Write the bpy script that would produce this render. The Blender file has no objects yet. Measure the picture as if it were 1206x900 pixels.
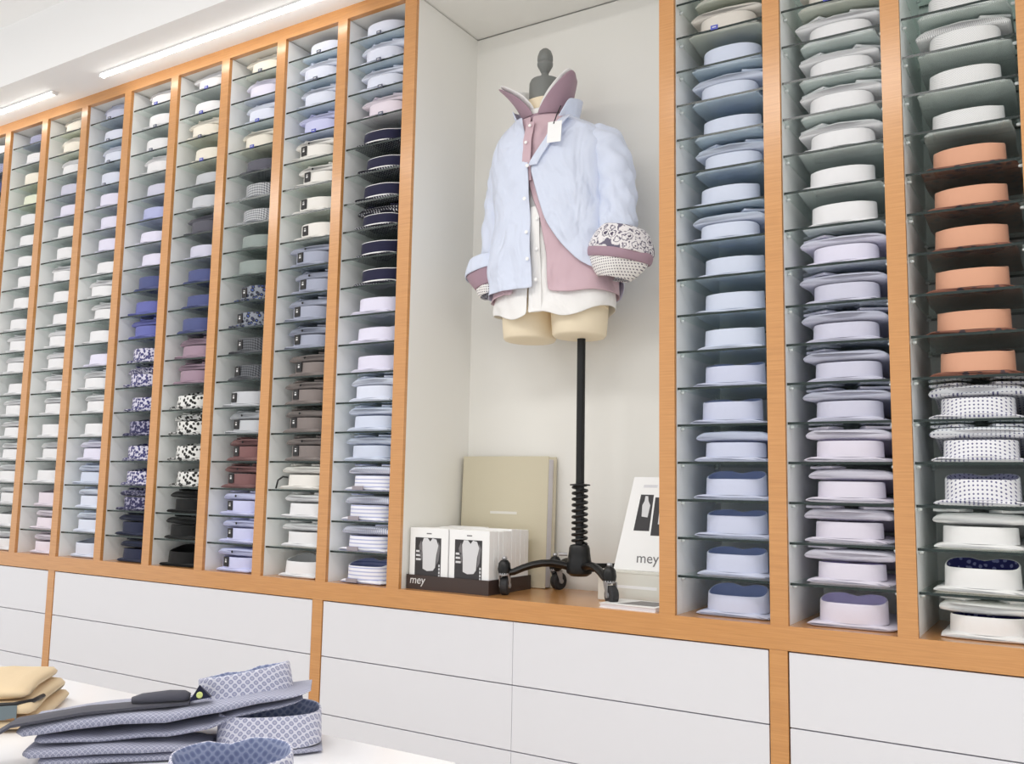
import bpy, bmesh, math, random
from mathutils import Vector, Matrix

random.seed(7)
scene = bpy.context.scene
col = scene.collection

# ------------------------------------------------------------------ camera
F_PX, YAW, PITCH, ROLL = 1074.57, 0.557135, 0.113274, 0.018023
CAM = Vector((1.79235, -2.18197, 1.16818))
fw = Vector((-math.sin(YAW) * math.cos(PITCH), math.cos(YAW) * math.cos(PITCH), math.sin(PITCH)))
rt = Vector((math.cos(YAW), math.sin(YAW), 0))
up = rt.cross(fw)
r2 = rt * math.cos(ROLL) + up * math.sin(ROLL)
u2 = up * math.cos(ROLL) - rt * math.sin(ROLL)
cam = bpy.data.cameras.new('camera')
cam.sensor_width = 36.0
cam.lens = F_PX / 1206.0 * 36.0
cam.clip_start = 0.02
camo = bpy.data.objects.new('camera', cam)
col.objects.link(camo)
camo.matrix_world = Matrix(((r2.x, u2.x, -fw.x, CAM.x), (r2.y, u2.y, -fw.y, CAM.y), (r2.z, u2.z, -fw.z, CAM.z), (0, 0, 0, 1)))
scene.camera = camo

# ------------------------------------------------------------------ light and exposure
world = bpy.data.worlds.new('world')
scene.world = world
world.use_nodes = True
bg = world.node_tree.nodes['Background']
bg.inputs[0].default_value = (0.98, 0.99, 1.0, 1)
bg.inputs[1].default_value = 0.86
scene.view_settings.view_transform = 'Standard'
scene.view_settings.look = 'None'
scene.view_settings.exposure = 0.18
scene.view_settings.gamma = 1.0
scene.view_settings.use_curve_mapping = False
scene.cycles.transparent_max_bounces = 24
scene.cycles.diffuse_bounces = 8

def area_light(name, loc, sx, sy, power, rot=(0, 0, 0), color=(1, .98, .95)):
    l = bpy.data.lights.new(name, 'AREA')
    l.shape = 'RECTANGLE'; l.size = sx; l.size_y = sy; l.energy = power; l.color = color
    o = bpy.data.objects.new(name, l); col.objects.link(o)
    o.location = loc; o.rotation_euler = rot
    return o
# added unseen fill lights, facing down along the aisle in front of the shelves
for i, x in enumerate((-2.6, -0.9, 0.8, 2.5)):
    area_light('aisle_fill_light', (x, -2.0, 3.0), 1.2, 0.6, 18)

# ------------------------------------------------------------------ materials
def lin(c):
    return tuple(((v / 12.92) if v <= .04045 else ((v + .055) / 1.055) ** 2.4) for v in c)
MATS = {}
def mat(name, rgb, rough=.6, metal=0., emit=None, strength=0., spec=.5, build=None):
    if name in MATS: return MATS[name]
    m = bpy.data.materials.new(name); m.use_nodes = True
    n = m.node_tree.nodes; b = n['Principled BSDF']
    b.inputs['Base Color'].default_value = (*lin(rgb), 1)
    b.inputs['Roughness'].default_value = rough
    b.inputs['Metallic'].default_value = metal
    b.inputs['Specular IOR Level'].default_value = spec
    if emit:
        b.inputs['Emission Color'].default_value = (*lin(emit), 1)
        b.inputs['Emission Strength'].default_value = strength
    if build: build(m, n, m.node_tree.links, b)
    MATS[name] = m
    return m
def nd(n, t, **kw):
    x = n.new(t)
    for k, v in kw.items(): setattr(x, k, v)
    return x
def math_node(n, l, op, a, b=None):
    x = n.new('ShaderNodeMath'); x.operation = op
    for i, v in enumerate((a, b)):
        if v is None: continue
        if isinstance(v, (int, float)): x.inputs[i].default_value = v
        else: l.new(v, x.inputs[i])
    return x.outputs[0]
def ramp(n, l, fac, stops, const=False):
    r = n.new('ShaderNodeValToRGB')
    if const: r.color_ramp.interpolation = 'CONSTANT'
    e = r.color_ramp.elements
    while len(e) < len(stops): e.new(.5)
    for el, (p, c) in zip(e, stops): el.position = p; el.color = (*lin(c), 1)
    l.new(fac, r.inputs[0])
    return r.outputs[0]

def wood_build(m, n, l, b):
    tc = nd(n, 'ShaderNodeTexCoord'); mp = nd(n, 'ShaderNodeMapping')
    mp.inputs['Scale'].default_value = (9, 9, 260)
    l.new(tc.outputs['Object'], mp.inputs[0])
    no = nd(n, 'ShaderNodeTexNoise'); no.inputs['Scale'].default_value = 1.0; no.inputs['Detail'].default_value = 3
    l.new(mp.outputs[0], no.inputs['Vector'])
    c = ramp(n, l, no.outputs['Fac'], [(.25, (.755, .53, .305)), (.5, (.795, .565, .33)), (.75, (.825, .60, .365))])
    l.new(c, b.inputs['Base Color'])
    b.inputs['Coat Weight'].default_value = .6; b.inputs['Coat Roughness'].default_value = .16
    bp = nd(n, 'ShaderNodeBump'); bp.inputs['Strength'].default_value = .06; bp.inputs['Distance'].default_value = .002
    l.new(no.outputs['Fac'], bp.inputs['Height']); l.new(bp.outputs[0], b.inputs['Normal'])
WOOD = mat('beech_wood', (.85, .6, .35), .30, build=wood_build)

def paint_build(sc, st):
    def f(m, n, l, b):
        tc = nd(n, 'ShaderNodeTexCoord'); no = nd(n, 'ShaderNodeTexNoise')
        no.inputs['Scale'].default_value = sc; no.inputs['Detail'].default_value = 4
        l.new(tc.outputs['Object'], no.inputs['Vector'])
        bp = nd(n, 'ShaderNodeBump'); bp.inputs['Strength'].default_value = st; bp.inputs['Distance'].default_value = .001
        l.new(no.outputs['Fac'], bp.inputs['Height']); l.new(bp.outputs[0], b.inputs['Normal'])
    return f
WHITE = mat('white_lacquer', (.96, .965, .965), .38, build=paint_build(30, .02))
DRAWER = mat('drawer_white', (.885, .885, .905), .3, build=paint_build(20, .02))
BACKW = mat('back_panel_white', (.91, .925, .92), .5, build=paint_build(25, .03))
WALLP = mat('niche_wallpaper', (.92, .915, .895), .7, build=paint_build(220, .18))
PLASTER = mat('soffit_plaster', (.97, .97, .97), .8, build=paint_build(60, .05))
FLOORM = mat('floor_stone', (.86, .84, .81), .5, build=paint_build(8, .05))
TABLEW = mat('table_white', (.95, .95, .96), .25, build=paint_build(20, .02))
DARKGAP = mat('dark_gap', (.16, .13, .12), .8, build=paint_build(20, .02))
BLACKM = mat('black_steel', (.055, .055, .06), .38, .2, build=paint_build(120, .1))
RUBBER = mat('grey_rubber', (.16, .16, .17), .7, build=paint_build(120, .1))
SILVER = mat('zinc_silver', (.66, .66, .67), .4, .5, build=paint_build(120, .1))
GREYCAP = mat('grey_cap', (.47, .48, .47), .5, build=paint_build(90, .15))
SKINM = mat('cream_jersey', (.93, .875, .77), .75, build=paint_build(300, .1))
LABELK = mat('black_label', (.10, .10, .11), .5, build=paint_build(90, .05))
LABELW = mat('white_print', (.86, .86, .86), .5, build=paint_build(90, .05))
TAGBLUE = mat('blue_tag', (.33, .36, .72), .45, build=paint_build(90, .05))
TAGDARK = mat('slate_tag', (.36, .38, .46), .45, build=paint_build(90, .05))
CARDW = mat('white_card', (.95, .95, .95), .5, build=paint_build(90, .04))
BROWNC = mat('brown_tray_card', (.24, .19, .175), .5, build=paint_build(90, .05))
PAPER = mat('page_paper', (.86, .85, .87), .7, build=paint_build(200, .2))
PINW = mat('shelf_pin_nickel', (.85, .87, .87), .3, .3, build=paint_build(90, .05))
LAMPBODY = mat('lamp_housing', (.95, .95, .95), .5, build=paint_build(60, .04))
LAMPGLOW = mat('lamp_tube_glow', (.95, .95, .95), .5, emit=(1, .985, .96), strength=10.0, build=paint_build(60, .02))

def glass_build(m, n, l, b):
    out = n['Material Output']; n.remove(b)
    tr = nd(n, 'ShaderNodeBsdfTransparent'); tr.inputs[0].default_value = (.945, .975, .965, 1)
    gl = nd(n, 'ShaderNodeBsdfGlossy'); gl.inputs['Roughness'].default_value = .02; gl.inputs[0].default_value = (.9, .95, .93, 1)
    lw = nd(n, 'ShaderNodeLayerWeight'); lw.inputs[0].default_value = .5
    fac = math_node(n, l, 'ADD', math_node(n, l, 'MULTIPLY', math_node(n, l, 'POWER', lw.outputs['Facing'], 5.0), .9), .03)
    mx = nd(n, 'ShaderNodeMixShader')
    l.new(fac, mx.inputs[0]); l.new(tr.outputs[0], mx.inputs[1]); l.new(gl.outputs[0], mx.inputs[2])
    l.new(mx.outputs[0], out.inputs[0])
m = bpy.data.materials.new('shelf_glass'); m.use_nodes = True
glass_build(m, m.node_tree.nodes, m.node_tree.links, m.node_tree.nodes['Principled BSDF'])
GLASS = m
GLASSEDGE = mat('glass_edge_green', (.10, .16, .15), .2, build=paint_build(60, .02))

# ---- fabrics.  u = x, v = y + z in the shirt's own frame
def uv_nodes(n, l):
    tc = nd(n, 'ShaderNodeTexCoord'); s = nd(n, 'ShaderNodeSeparateXYZ')
    l.new(tc.outputs['Object'], s.inputs[0])
    u = s.outputs[0]; v = math_node(n, l, 'ADD', s.outputs[1], s.outputs[2])
    return tc, u, v
def fabric(name, rgb, pattern=None, rgb2=None, scale=1.0, rough=.82, rgb3=None, th=.46, fold=0.):
    def bld(m, n, l, b):
        b.inputs['Sheen Weight'].default_value = .12
        tc, u, v = uv_nodes(n, l)
        no = nd(n, 'ShaderNodeTexNoise'); no.inputs['Scale'].default_value = 38; no.inputs['Detail'].default_value = 3
        l.new(tc.outputs['Object'], no.inputs['Vector'])
        bp = nd(n, 'ShaderNodeBump'); bp.inputs['Strength'].default_value = .28; bp.inputs['Distance'].default_value = .004
        l.new(no.outputs['Fac'], bp.inputs['Height']); l.new(bp.outputs[0], b.inputs['Normal'])
        if fold:
            n3 = nd(n, 'ShaderNodeTexNoise'); n3.inputs['Scale'].default_value = 7; n3.inputs['Detail'].default_value = 2.0; n3.inputs['Distortion'].default_value = 1.2
            mp = nd(n, 'ShaderNodeMapping'); mp.inputs['Rotation'].default_value = (0, .9, 0); mp.inputs['Scale'].default_value = (1.5, 1, .8)
            l.new(tc.outputs['Object'], mp.inputs[0]); l.new(mp.outputs[0], n3.inputs['Vector'])
            b2 = nd(n, 'ShaderNodeBump'); b2.inputs['Strength'].default_value = fold; b2.inputs['Distance'].default_value = .035
            l.new(n3.outputs['Fac'], b2.inputs['Height']); l.new(b2.outputs[0], bp.inputs['Normal'])
        if pattern == 'dots':
            k = 2 * math.pi / (.0125 * scale)
            a = math_node(n, l, 'SINE', math_node(n, l, 'MULTIPLY', math_node(n, l, 'ADD', u, v), k * .7071))
            c = math_node(n, l, 'SINE', math_node(n, l, 'MULTIPLY', math_node(n, l, 'SUBTRACT', u, v), k * .7071))
            f = math_node(n, l, 'MULTIPLY', a, c)
            l.new(ramp(n, l, f, [(0, rgb), (.48, rgb), (.62, rgb2)]), b.inputs['Base Color'])
        elif pattern == 'stripe_h':
            sz = nd(n, 'ShaderNodeSeparateXYZ'); l.new(tc.outputs['Object'], sz.inputs[0])
            f = math_node(n, l, 'SINE', math_node(n, l, 'MULTIPLY', sz.outputs[2], 2 * math.pi / (.0115 * scale)))
            l.new(ramp(n, l, f, [(0, rgb), (.45, rgb), (.75, rgb2)]), b.inputs['Base Color'])
        elif pattern == 'stripe_v':
            f = math_node(n, l, 'SINE', math_node(n, l, 'MULTIPLY', u, 2 * math.pi / (.008 * scale)))
            l.new(ramp(n, l, f, [(0, rgb), (.35, rgb), (.75, rgb2)]), b.inputs['Base Color'])
        elif pattern == 'check':
            k = 2 * math.pi / (.009 * scale)
            a = math_node(n, l, 'SINE', math_node(n, l, 'MULTIPLY', u, k)); c = math_node(n, l, 'SINE', math_node(n, l, 'MULTIPLY', v, k))
            f = math_node(n, l, 'MULTIPLY', math_node(n, l, 'ADD', math_node(n, l, 'ADD', a, c), 2), .25)
            l.new(ramp(n, l, f, [(.2, rgb), (.8, rgb2)]), b.inputs['Base Color'])
        elif pattern == 'floral':
            vo = nd(n, 'ShaderNodeTexVoronoi'); vo.inputs['Scale'].default_value = 85 / scale
            n2 = nd(n, 'ShaderNodeTexNoise'); n2.inputs['Scale'].default_value = 120 / scale; n2.inputs['Detail'].default_value = 1
            l.new(tc.outputs['Object'], vo.inputs['Vector']); l.new(tc.outputs['Object'], n2.inputs['Vector'])
            f = math_node(n, l, 'ADD', math_node(n, l, 'MULTIPLY', vo.outputs['Distance'], .8), math_node(n, l, 'MULTIPLY', n2.outputs['Fac'], .35))
            st = [(0, rgb2), (th - .04, rgb2), (th + .04, rgb)] if rgb3 is None else [(0, rgb3), (.32, rgb3), (.38, rgb), (.52, rgb), (.6, rgb2)]
            l.new(ramp(n, l, f, st), b.inputs['Base Color'])
        elif pattern == 'paisley':
            vo = nd(n, 'ShaderNodeTexVoronoi'); vo.inputs['Scale'].default_value = 34 / scale
            n2 = nd(n, 'ShaderNodeTexNoise'); n2.inputs['Scale'].default_value = 110 / scale; n2.inputs['Detail'].default_value = 2
            l.new(tc.outputs['Object'], vo.inputs['Vector']); l.new(tc.outputs['Object'], n2.inputs['Vector'])
            f = math_node(n, l, 'ADD', vo.outputs['Distance'], math_node(n, l, 'MULTIPLY', math_node(n, l, 'SUBTRACT', n2.outputs['Fac'], .5), .55))
            l.new(ramp(n, l, f, [(0, rgb3), (.17, rgb3), (.22, rgb), (.34, rgb), (.37, rgb2), (.43, rgb2), (.47, rgb), (.66, rgb), (.72, rgb2)]), b.inputs['Base Color'])
        elif pattern == 'dots_xz':
            sz = nd(n, 'ShaderNodeSeparateXYZ'); l.new(tc.outputs['Object'], sz.inputs[0])
            k = 2 * math.pi / (.0125 * scale); w_ = sz.outputs[2]
            a = math_node(n, l, 'SINE', math_node(n, l, 'MULTIPLY', math_node(n, l, 'ADD', u, w_), k * .7071))
            c = math_node(n, l, 'SINE', math_node(n, l, 'MULTIPLY', math_node(n, l, 'SUBTRACT', u, w_), k * .7071))
            f = math_node(n, l, 'MULTIPLY', a, c)
            l.new(ramp(n, l, f, [(0, rgb), (.42, rgb), (.58, rgb2)]), b.inputs['Base Color'])
        elif pattern == 'diag':
            f = math_node(n, l, 'SINE', math_node(n, l, 'MULTIPLY', math_node(n, l, 'ADD', u, v), 2 * math.pi / .0042))
            l.new(ramp(n, l, f, [(0, rgb), (.4, rgb), (.9, rgb2)]), b.inputs['Base Color'])
        elif pattern == 'rosette':
            k = 2 * math.pi / (.019 * scale)
            a = math_node(n, l, 'SINE', math_node(n, l, 'MULTIPLY', math_node(n, l, 'ADD', u, v), k * .7071))
            c = math_node(n, l, 'SINE', math_node(n, l, 'MULTIPLY', math_node(n, l, 'SUBTRACT', u, v), k * .7071))
            f = math_node(n, l, 'ABSOLUTE', math_node(n, l, 'MULTIPLY', a, c))
            l.new(ramp(n, l, f, [(0, rgb), (.28, rgb), (.42, rgb2), (.72, rgb2), (.86, rgb3)]), b.inputs['Base Color'])
    return mat('fabric_' + name, rgb, rough, spec=.2, build=bld)

# colour key -> (words, outer fabric, inner-collar fabric)
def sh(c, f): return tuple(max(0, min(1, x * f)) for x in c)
PAL = {
 'W':  ('white', (.905, .905, .915)), 'IV': ('ivory white', (.91, .90, .88)), 'C': ('cream', (.92, .90, .85)),
 'PB': ('pale blue', (.86, .88, .94)), 'LB': ('light blue', (.81, .84, .91)), 'LC': ('periwinkle blue', (.795, .815, .90)),
 'LV': ('pale lavender', (.88, .87, .94)), 'LG': ('pale grey', (.76, .77, .79)), 'LK': ('lilac grey', (.80, .80, .87)),
 'PK': ('pinkish white', (.90, .86, .90)), 'LP': ('pale lilac', (.87, .85, .905)), 'BE': ('off-white', (.86, .84, .81)),
 'G':  ('sage grey', (.56, .60, .59)), 'DG': ('charcoal', (.36, .36, .40)), 'K': ('black', (.085, .09, .095)),
 'BB': ('royal blue', (.41, .43, .68)), 'BD': ('denim blue', (.32, .35, .52)), 'BM': ('dusty blue', (.70, .72, .87)),
 'DN': ('dark navy', (.17, .19, .28)), 'MV': ('mauve', (.63, .54, .60)), 'RW': ('rosewood brown', (.50, .365, .365)),
 'TP': ('taupe', (.52, .485, .475)), 'BG': ('blue grey', (.64, .66, .73)), 'OR': ('salmon orange', (.86, .65, .54)),
 'GN': ('pale green', (.88, .90, .82)), 'SB': ('sky lilac', (.80, .81, .94)),
}
FAB = {}
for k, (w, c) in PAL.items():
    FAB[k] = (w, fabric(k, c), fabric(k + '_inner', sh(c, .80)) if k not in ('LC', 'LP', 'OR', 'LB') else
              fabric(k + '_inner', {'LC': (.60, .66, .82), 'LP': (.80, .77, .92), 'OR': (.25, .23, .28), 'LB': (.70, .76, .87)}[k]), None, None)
def patt(key, words, *a, inner=None, tail=None, body=None, **kw):
    f = fabric(key, *a, **kw)
    FAB[key] = (words, f, inner or f, tail, body)
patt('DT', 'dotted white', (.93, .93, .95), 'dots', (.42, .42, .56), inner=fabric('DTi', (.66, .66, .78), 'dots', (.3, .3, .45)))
patt('MD', 'finely hatched white', (.93, .93, .93), 'diag', (.72, .73, .74))
patt('FW', 'black-and-white floral', (.88, .88, .87), 'floral', (.12, .12, .12), th=.53, scale=1.25)
patt('NW', 'navy-and-white floral', (.83, .82, .88), 'floral', (.27, .27, .46), scale=.9, th=.60)
patt('ND', 'dark navy floral', (.62, .61, .7), 'floral', (.19, .19, .33), scale=.9, th=.66)
patt('BF', 'black-and-blue floral', (.17, .18, .22), 'floral', (.52, .54, .58), scale=1.2, rgb3=(.28, .36, .62))
patt('CK', 'grey checked', (.40, .41, .44), 'check', (.78, .79, .8))
patt('CD', 'dark checked', (.20, .21, .23), 'check', (.42, .43, .45))
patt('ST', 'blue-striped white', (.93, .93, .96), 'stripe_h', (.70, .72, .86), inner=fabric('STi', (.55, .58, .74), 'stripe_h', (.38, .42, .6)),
     tail=fabric('STt', (.92, .92, .95), 'stripe_v', (.62, .65, .82)))
patt('DB', 'dotted slate-blue', (.62, .63, .74), 'dots', (.3, .3, .42))
patt('WD', 'black-spotted white', (.92, .92, .93), 'dots', (.35, .35, .42), scale=1.0)
patt('NT', 'white-trimmed navy', (.145, .145, .245), None, body=fabric('NTb', (.10, .10, .15), 'dots', (.75, .75, .78), scale=1.2), tail=fabric('NTt', (.12, .12, .17), 'dots', (.8, .8, .82), scale=1.2))
patt('WN', 'white navy-lined', (.93, .93, .93), None, inner=fabric('WNi', (.17, .18, .40), 'floral', (.5, .52, .7)))
patt('ORB', 'x', (.55, .37, .31), 'floral', (.30, .25, .27), scale=1.6)
TRIMW = fabric('trim_white', (.93, .93, .93))
FAB['OR'] = (FAB['OR'][0], FAB['OR'][1], FAB['OR'][2], None, FAB['ORB'][1])

# ------------------------------------------------------------------ mesh helpers
def mesh_obj(name, verts, faces, mats, parent=None, smooth=False, midx=None, sharp=None):
    me = bpy.data.meshes.new(name)
    me.from_pydata([tuple(v) for v in verts], [], faces)
    for m_ in (mats if isinstance(mats, (list, tuple)) else [mats]): me.materials.append(m_)
    if midx: me.polygons.foreach_set('material_index', midx)
    if smooth: me.polygons.foreach_set('use_smooth', [True] * len(me.polygons))
    me.validate(); me.update()
    bm = bmesh.new(); bm.from_mesh(me); bmesh.ops.recalc_face_normals(bm, faces=bm.faces); bm.to_mesh(me); bm.free()
    if sharp is not None: me.set_sharp_from_angle(angle=math.radians(sharp))
    return link(name, me, parent)
def link(name, me, parent=None, loc=None):
    o = bpy.data.objects.new(name, me); col.objects.link(o)
    if parent: o.parent = parent
    if loc is not None: o.location = loc
    return o
def tag(o, label=None, cat=None, group=None, kind=None):
    if label: o['label'] = label
    if cat: o['category'] = cat
    if group: o['group'] = group
    if kind: o['kind'] = kind
    return o
def empty(name, loc=(0, 0, 0), rz=0.):
    o = bpy.data.objects.new(name, None); col.objects.link(o)
    o.location = loc; o.rotation_euler = (0, 0, rz); o.empty_display_size = .05
    return o
BOXF = [(0, 3, 2, 1), (4, 5, 6, 7), (0, 1, 5, 4), (1, 2, 6, 5), (2, 3, 7, 6), (3, 0, 4, 7)]
def boxv(x0, x1, y0, y1, z0, z1):
    return [(x0, y0, z0), (x1, y0, z0), (x1, y1, z0), (x0, y1, z0), (x0, y0, z1), (x1, y0, z1), (x1, y1, z1), (x0, y1, z1)]
def box(name, x0, x1, y0, y1, z0, z1, m, parent=None, bevel=0., seg=1):
    o = mesh_obj(name, boxv(x0, x1, y0, y1, z0, z1), BOXF, m, parent)
    if bevel:
        bm = bmesh.new(); bm.from_mesh(o.data)
        bmesh.ops.bevel(bm, geom=bm.edges[:], offset=bevel, segments=seg, affect='EDGES', profile=.5)
        bm.to_mesh(o.data); bm.free()
    return o
def loft(rings, closed=True, cap0=True, cap1=True):
    n = len(rings[0]); V = [p for r in rings for p in r]; Fc = []
    for i in range(len(rings) - 1):
        for j in range(n if closed else n - 1):
            k = (j + 1) % n
            Fc.append((i * n + j, i * n + k, (i + 1) * n + k, (i + 1) * n + j))
    if closed and cap0: Fc.append(tuple(range(n))[::-1])
    if closed and cap1: Fc.append(tuple((len(rings) - 1) * n + j for j in range(n)))
    return V, Fc
def tube(path, radii, seg=12, up_hint=Vector((0, 0, 1)), squash=1.0):
    P = [Vector(p) for p in path]; rings = []
    for i, p in enumerate(P):
        t = (P[min(i + 1, len(P) - 1)] - P[max(i - 1, 0)]).normalized()
        a = t.cross(up_hint)
        if a.length < 1e-4: a = t.cross(Vector((1, 0, 0)))
        a.normalize(); b = a.cross(t).normalized()
        r = radii[i] if isinstance(radii, (list, tuple)) else radii
        rings.append([p + a * r * math.cos(2 * math.pi * j / seg) + b * r * squash * math.sin(2 * math.pi * j / seg) for j in range(seg)])
    return loft(rings)
def lathe(prof, seg=20, c=(0, 0, 0)):
    rings = [[(c[0] + r * math.cos(2 * math.pi * j / seg), c[1] + r * math.sin(2 * math.pi * j / seg), c[2] + z) for j in range(seg)] for r, z in prof]
    return loft(rings)
def join(*parts):
    V, Fc = [], []
    for v, f in parts:
        o = len(V); V += list(v); Fc += [tuple(i + o for i in q) for q in f]
    return V, Fc
def rot_pts(pts, ax, ang, c=(0, 0, 0)):
    R = Matrix.Rotation(ang, 3, ax); c = Vector(c)
    return [R @ (Vector(p) - c) + c for p in pts]
def smoothstep(a, b, x):
    t = max(0, min(1, (x - a) / (b - a))); return t * t * (3 - 2 * t)
def interp(tab, z):
    tab = sorted(tab)
    if z <= tab[0][0]: return tab[0][1:]
    for A, B in zip(tab, tab[1:]):
        if z <= B[0]:
            t = (z - A[0]) / (B[0] - A[0]); return tuple(a + (b - a) * t for a, b in zip(A[1:], B[1:]))
    return tab[-1][1:]

# ------------------------------------------------------------------ dimensions of the shelf wall
P = 0.29; BW = 0.042
ZL = 0.856                      # top of the wooden ledge
ZR = 0.80                       # underside of ledge rail
ZT, ZTT = 2.730, 2.774          # opening top, top of the head rail
DEPTH = 0.352
LIP = 0.013
XR0, PRR = 0.8796, 0.2786
SH0, SHP, SHT = 0.951, 0.0943, 0.006
left_boards = [-P * i for i in range(0, 10)]           # left edges, 0 is the niche jamb
right_boards = [XR0 + PRR * i for i in range(0, 5)]
JAMB = 0.047

# ------------------------------------------------------------------ setting
o = box('floor', -5, 5, -5, 1, -.05, 0, FLOORM); tag(o, 'pale stone shop floor', None, kind='structure')
o = box('wall_back', -5, 5, DEPTH + .05, DEPTH + .15, 0, 3.04, PLASTER); tag(o, 'white wall behind the shelves', kind='structure')
o = box('ceiling', -5, 5, -5, -.235, 3.04, 3.1, PLASTER); tag(o, 'smooth white shop ceiling', kind='structure')
o = box('trim_1', -5, 5, -.235, DEPTH + .05, ZTT, 3.1, PLASTER); tag(o, 'white boxed soffit over the shelf wall', kind='structure')

# strip lamps under the soffit
def strip(x0, x1, label):
    t = empty('strip_lamp', ((x0 + x1) / 2, -.098, ZTT)); h = (x1 - x0) / 2
    box('housing', -h - .008, h + .008, -.016, .016, -.005, 0, LAMPBODY, t, .002)
    pts = []
    for x in (-h, h):
        pts.append([(x, .011 * math.cos(a), -.005 - .009 * math.sin(a)) for a in [math.pi * k / 8 for k in range(9)]])
    v, f = loft(pts); mesh_obj('diffuser', v, f, LAMPGLOW, t, True, sharp=50)
    for s in (-1, 1): box('end_cap', s * (h + .004) - .004, s * (h + .004) + .004, -.013, .013, -.015, -.005, LAMPBODY, t, .002)
    tag(t, label, 'lamp', 'slim strip lamps under the white soffit')
strip(-3.2, -1.79, 'slim glowing strip lamp under soffit, over the columns farthest from the niche')
strip(-1.46, -.20, 'slim glowing strip lamp under soffit, ending beside the mannequin niche')

# ------------------------------------------------------------------ shelf unit
unit = empty('shelving_unit', (0, 0, 0))
tag(unit, 'built-in wood and white shelf wall with many glass shelves for shirts', 'shelving')
XMIN, XMAX = left_boards[-1], right_boards[-1] + BW
box('top_rail', XMIN, XMAX, 0, .02, ZT, ZTT, WOOD, unit)
box('top_panel', XMIN, XMAX, .02, DEPTH, ZT + .004, ZTT - .002, WALLP, unit)
box('back_panel', XMIN, JAMB, DEPTH, DEPTH + .02, ZL, ZT, BACKW, unit)
box('back_panel', XR0, XMAX, DEPTH, DEPTH + .02, ZL, ZT, BACKW, unit)
box('niche_panel', JAMB, XR0, DEPTH - .002, DEPTH + .018, ZL, ZT, WALLP, unit)
for i, x in enumerate(left_boards):
    w = JAMB if i == 0 else BW
    box('upright', x, x + w, 0, LIP, ZL, ZT, WOOD, unit)
    box('side_panel', x + .001, x + w - (.0 if i == 0 else .001), LIP, DEPTH, ZL, ZT, WALLP if i == 0 else WHITE, unit)
for i, x in enumerate(right_boards):
    box('upright', x, x + BW, 0, LIP, ZL, ZT, WOOD, unit)
    box('side_panel', x + .001, x + BW - .001, LIP, DEPTH, ZL, ZT, WHITE, unit)
columns = []        # (x0, x1, side, number)
for i in range(1, 10): columns.append((left_boards[i] + BW, left_boards[i - 1], 'L', i))
for i in range(1, 5): columns.append((right_boards[i - 1] + BW, right_boards[i], 'R', i))
def glass_mesh(w):
    me = bpy.data.meshes.new('glass_shelf')
    me.from_pydata(boxv(-w / 2, w / 2, 0, DEPTH - .022, -SHT / 2, SHT / 2), [], BOXF)
    me.materials.append(GLASS); me.materials.append(GLASSEDGE)
    for p, mi in zip(me.polygons, (0, 0, 1, 0, 1, 0)): p.material_index = mi
    me.update(); return me
gm = {}
for x0, x1, side, num in columns:
    w = round(x1 - x0 - .003, 4)
    if w not in gm: gm[w] = glass_mesh(w)
    for k in range(19):
        link('glass_shelf', gm[w], unit, ((x0 + x1) / 2, .016, SH0 + SHP * k))
    if side == 'R':
        parts = []
        for k in range(19):
            z = SH0 + SHP * k - SHT / 2 - .0045
            for xx, s in ((x0, 1), (x1, -1)):
                for yy in (.045, .30):
                    v, f = lathe([(.004, 0), (.004, .007), (.0025, .010)], 8)
                    v = [(xx + s * p[2], yy + p[0], z + p[1]) for p in v]
                    parts.append((v, f))
        v, f = join(*parts)
        tag(mesh_obj('shelf_pins', v, f, PINW, unit, True), kind='stuff')

ledge = empty('wooden_ledge', (0, 0, ZR))
tag(ledge, 'long orange-toned beech ledge running under the whole shelf wall', 'ledge')
box('front_edge', XMIN, XMAX, -.001, .03, 0, ZL - ZR, WOOD, ledge)
box('board', XMIN, XMAX, .03, DEPTH, ZL - ZR - .04, ZL - ZR, WOOD, ledge)

# ------------------------------------------------------------------ drawer cabinets below
DZ = [ZR, .628, .455, .283, .11]
def drawer_cab(xa, xb, label, seam, post):
    t = empty('drawer_cabinet', ((xa + xb) / 2, 0, 0)); cx = (xa + xb) / 2
    tag(t, label, 'cabinet', 'white drawer cabinets under the ledge')
    box('carcass', xa - cx + .002, xb - cx - .002, .024, .34, .10, ZR - .001, DARKGAP, t)
    box('plinth', xa - cx, xb - cx, .05, .33, 0, .10, DRAWER, t)
    if post: box('upright', xb - cx, xb - cx + BW, .0, .34, 0, ZR - .0005, WOOD, t)
    xs = [xa, xb] if not seam else [xa, (xa + xb) / 2, xb]
    for a, b in zip(xs, xs[1:]):
        for z1, z0 in zip(DZ, DZ[1:]):
            ga = .003 if a == xa else .0006; gb = .003 if b == xb else .0006
            box('drawer', a + ga - cx, b - gb - cx, .002, .022, z0 + .0015, z1 - (.0035 if z1 == ZR else .0015), DRAWER, t, .0008)
drawer_cab(-3.14, -1.738, 'white drawer cabinet under ledge, farthest from the mannequin niche', True, True)
drawer_cab(-1.696, -.298, 'white drawer cabinet under ledge, behind the pile of patterned shirts', False, True)
drawer_cab(-.256, 1.155, 'wide white drawer cabinet under ledge, directly below the mannequin niche', True, True)
drawer_cab(1.197, 2.04, 'white drawer cabinet under ledge, below the salmon orange shirts', False, False)

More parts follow.
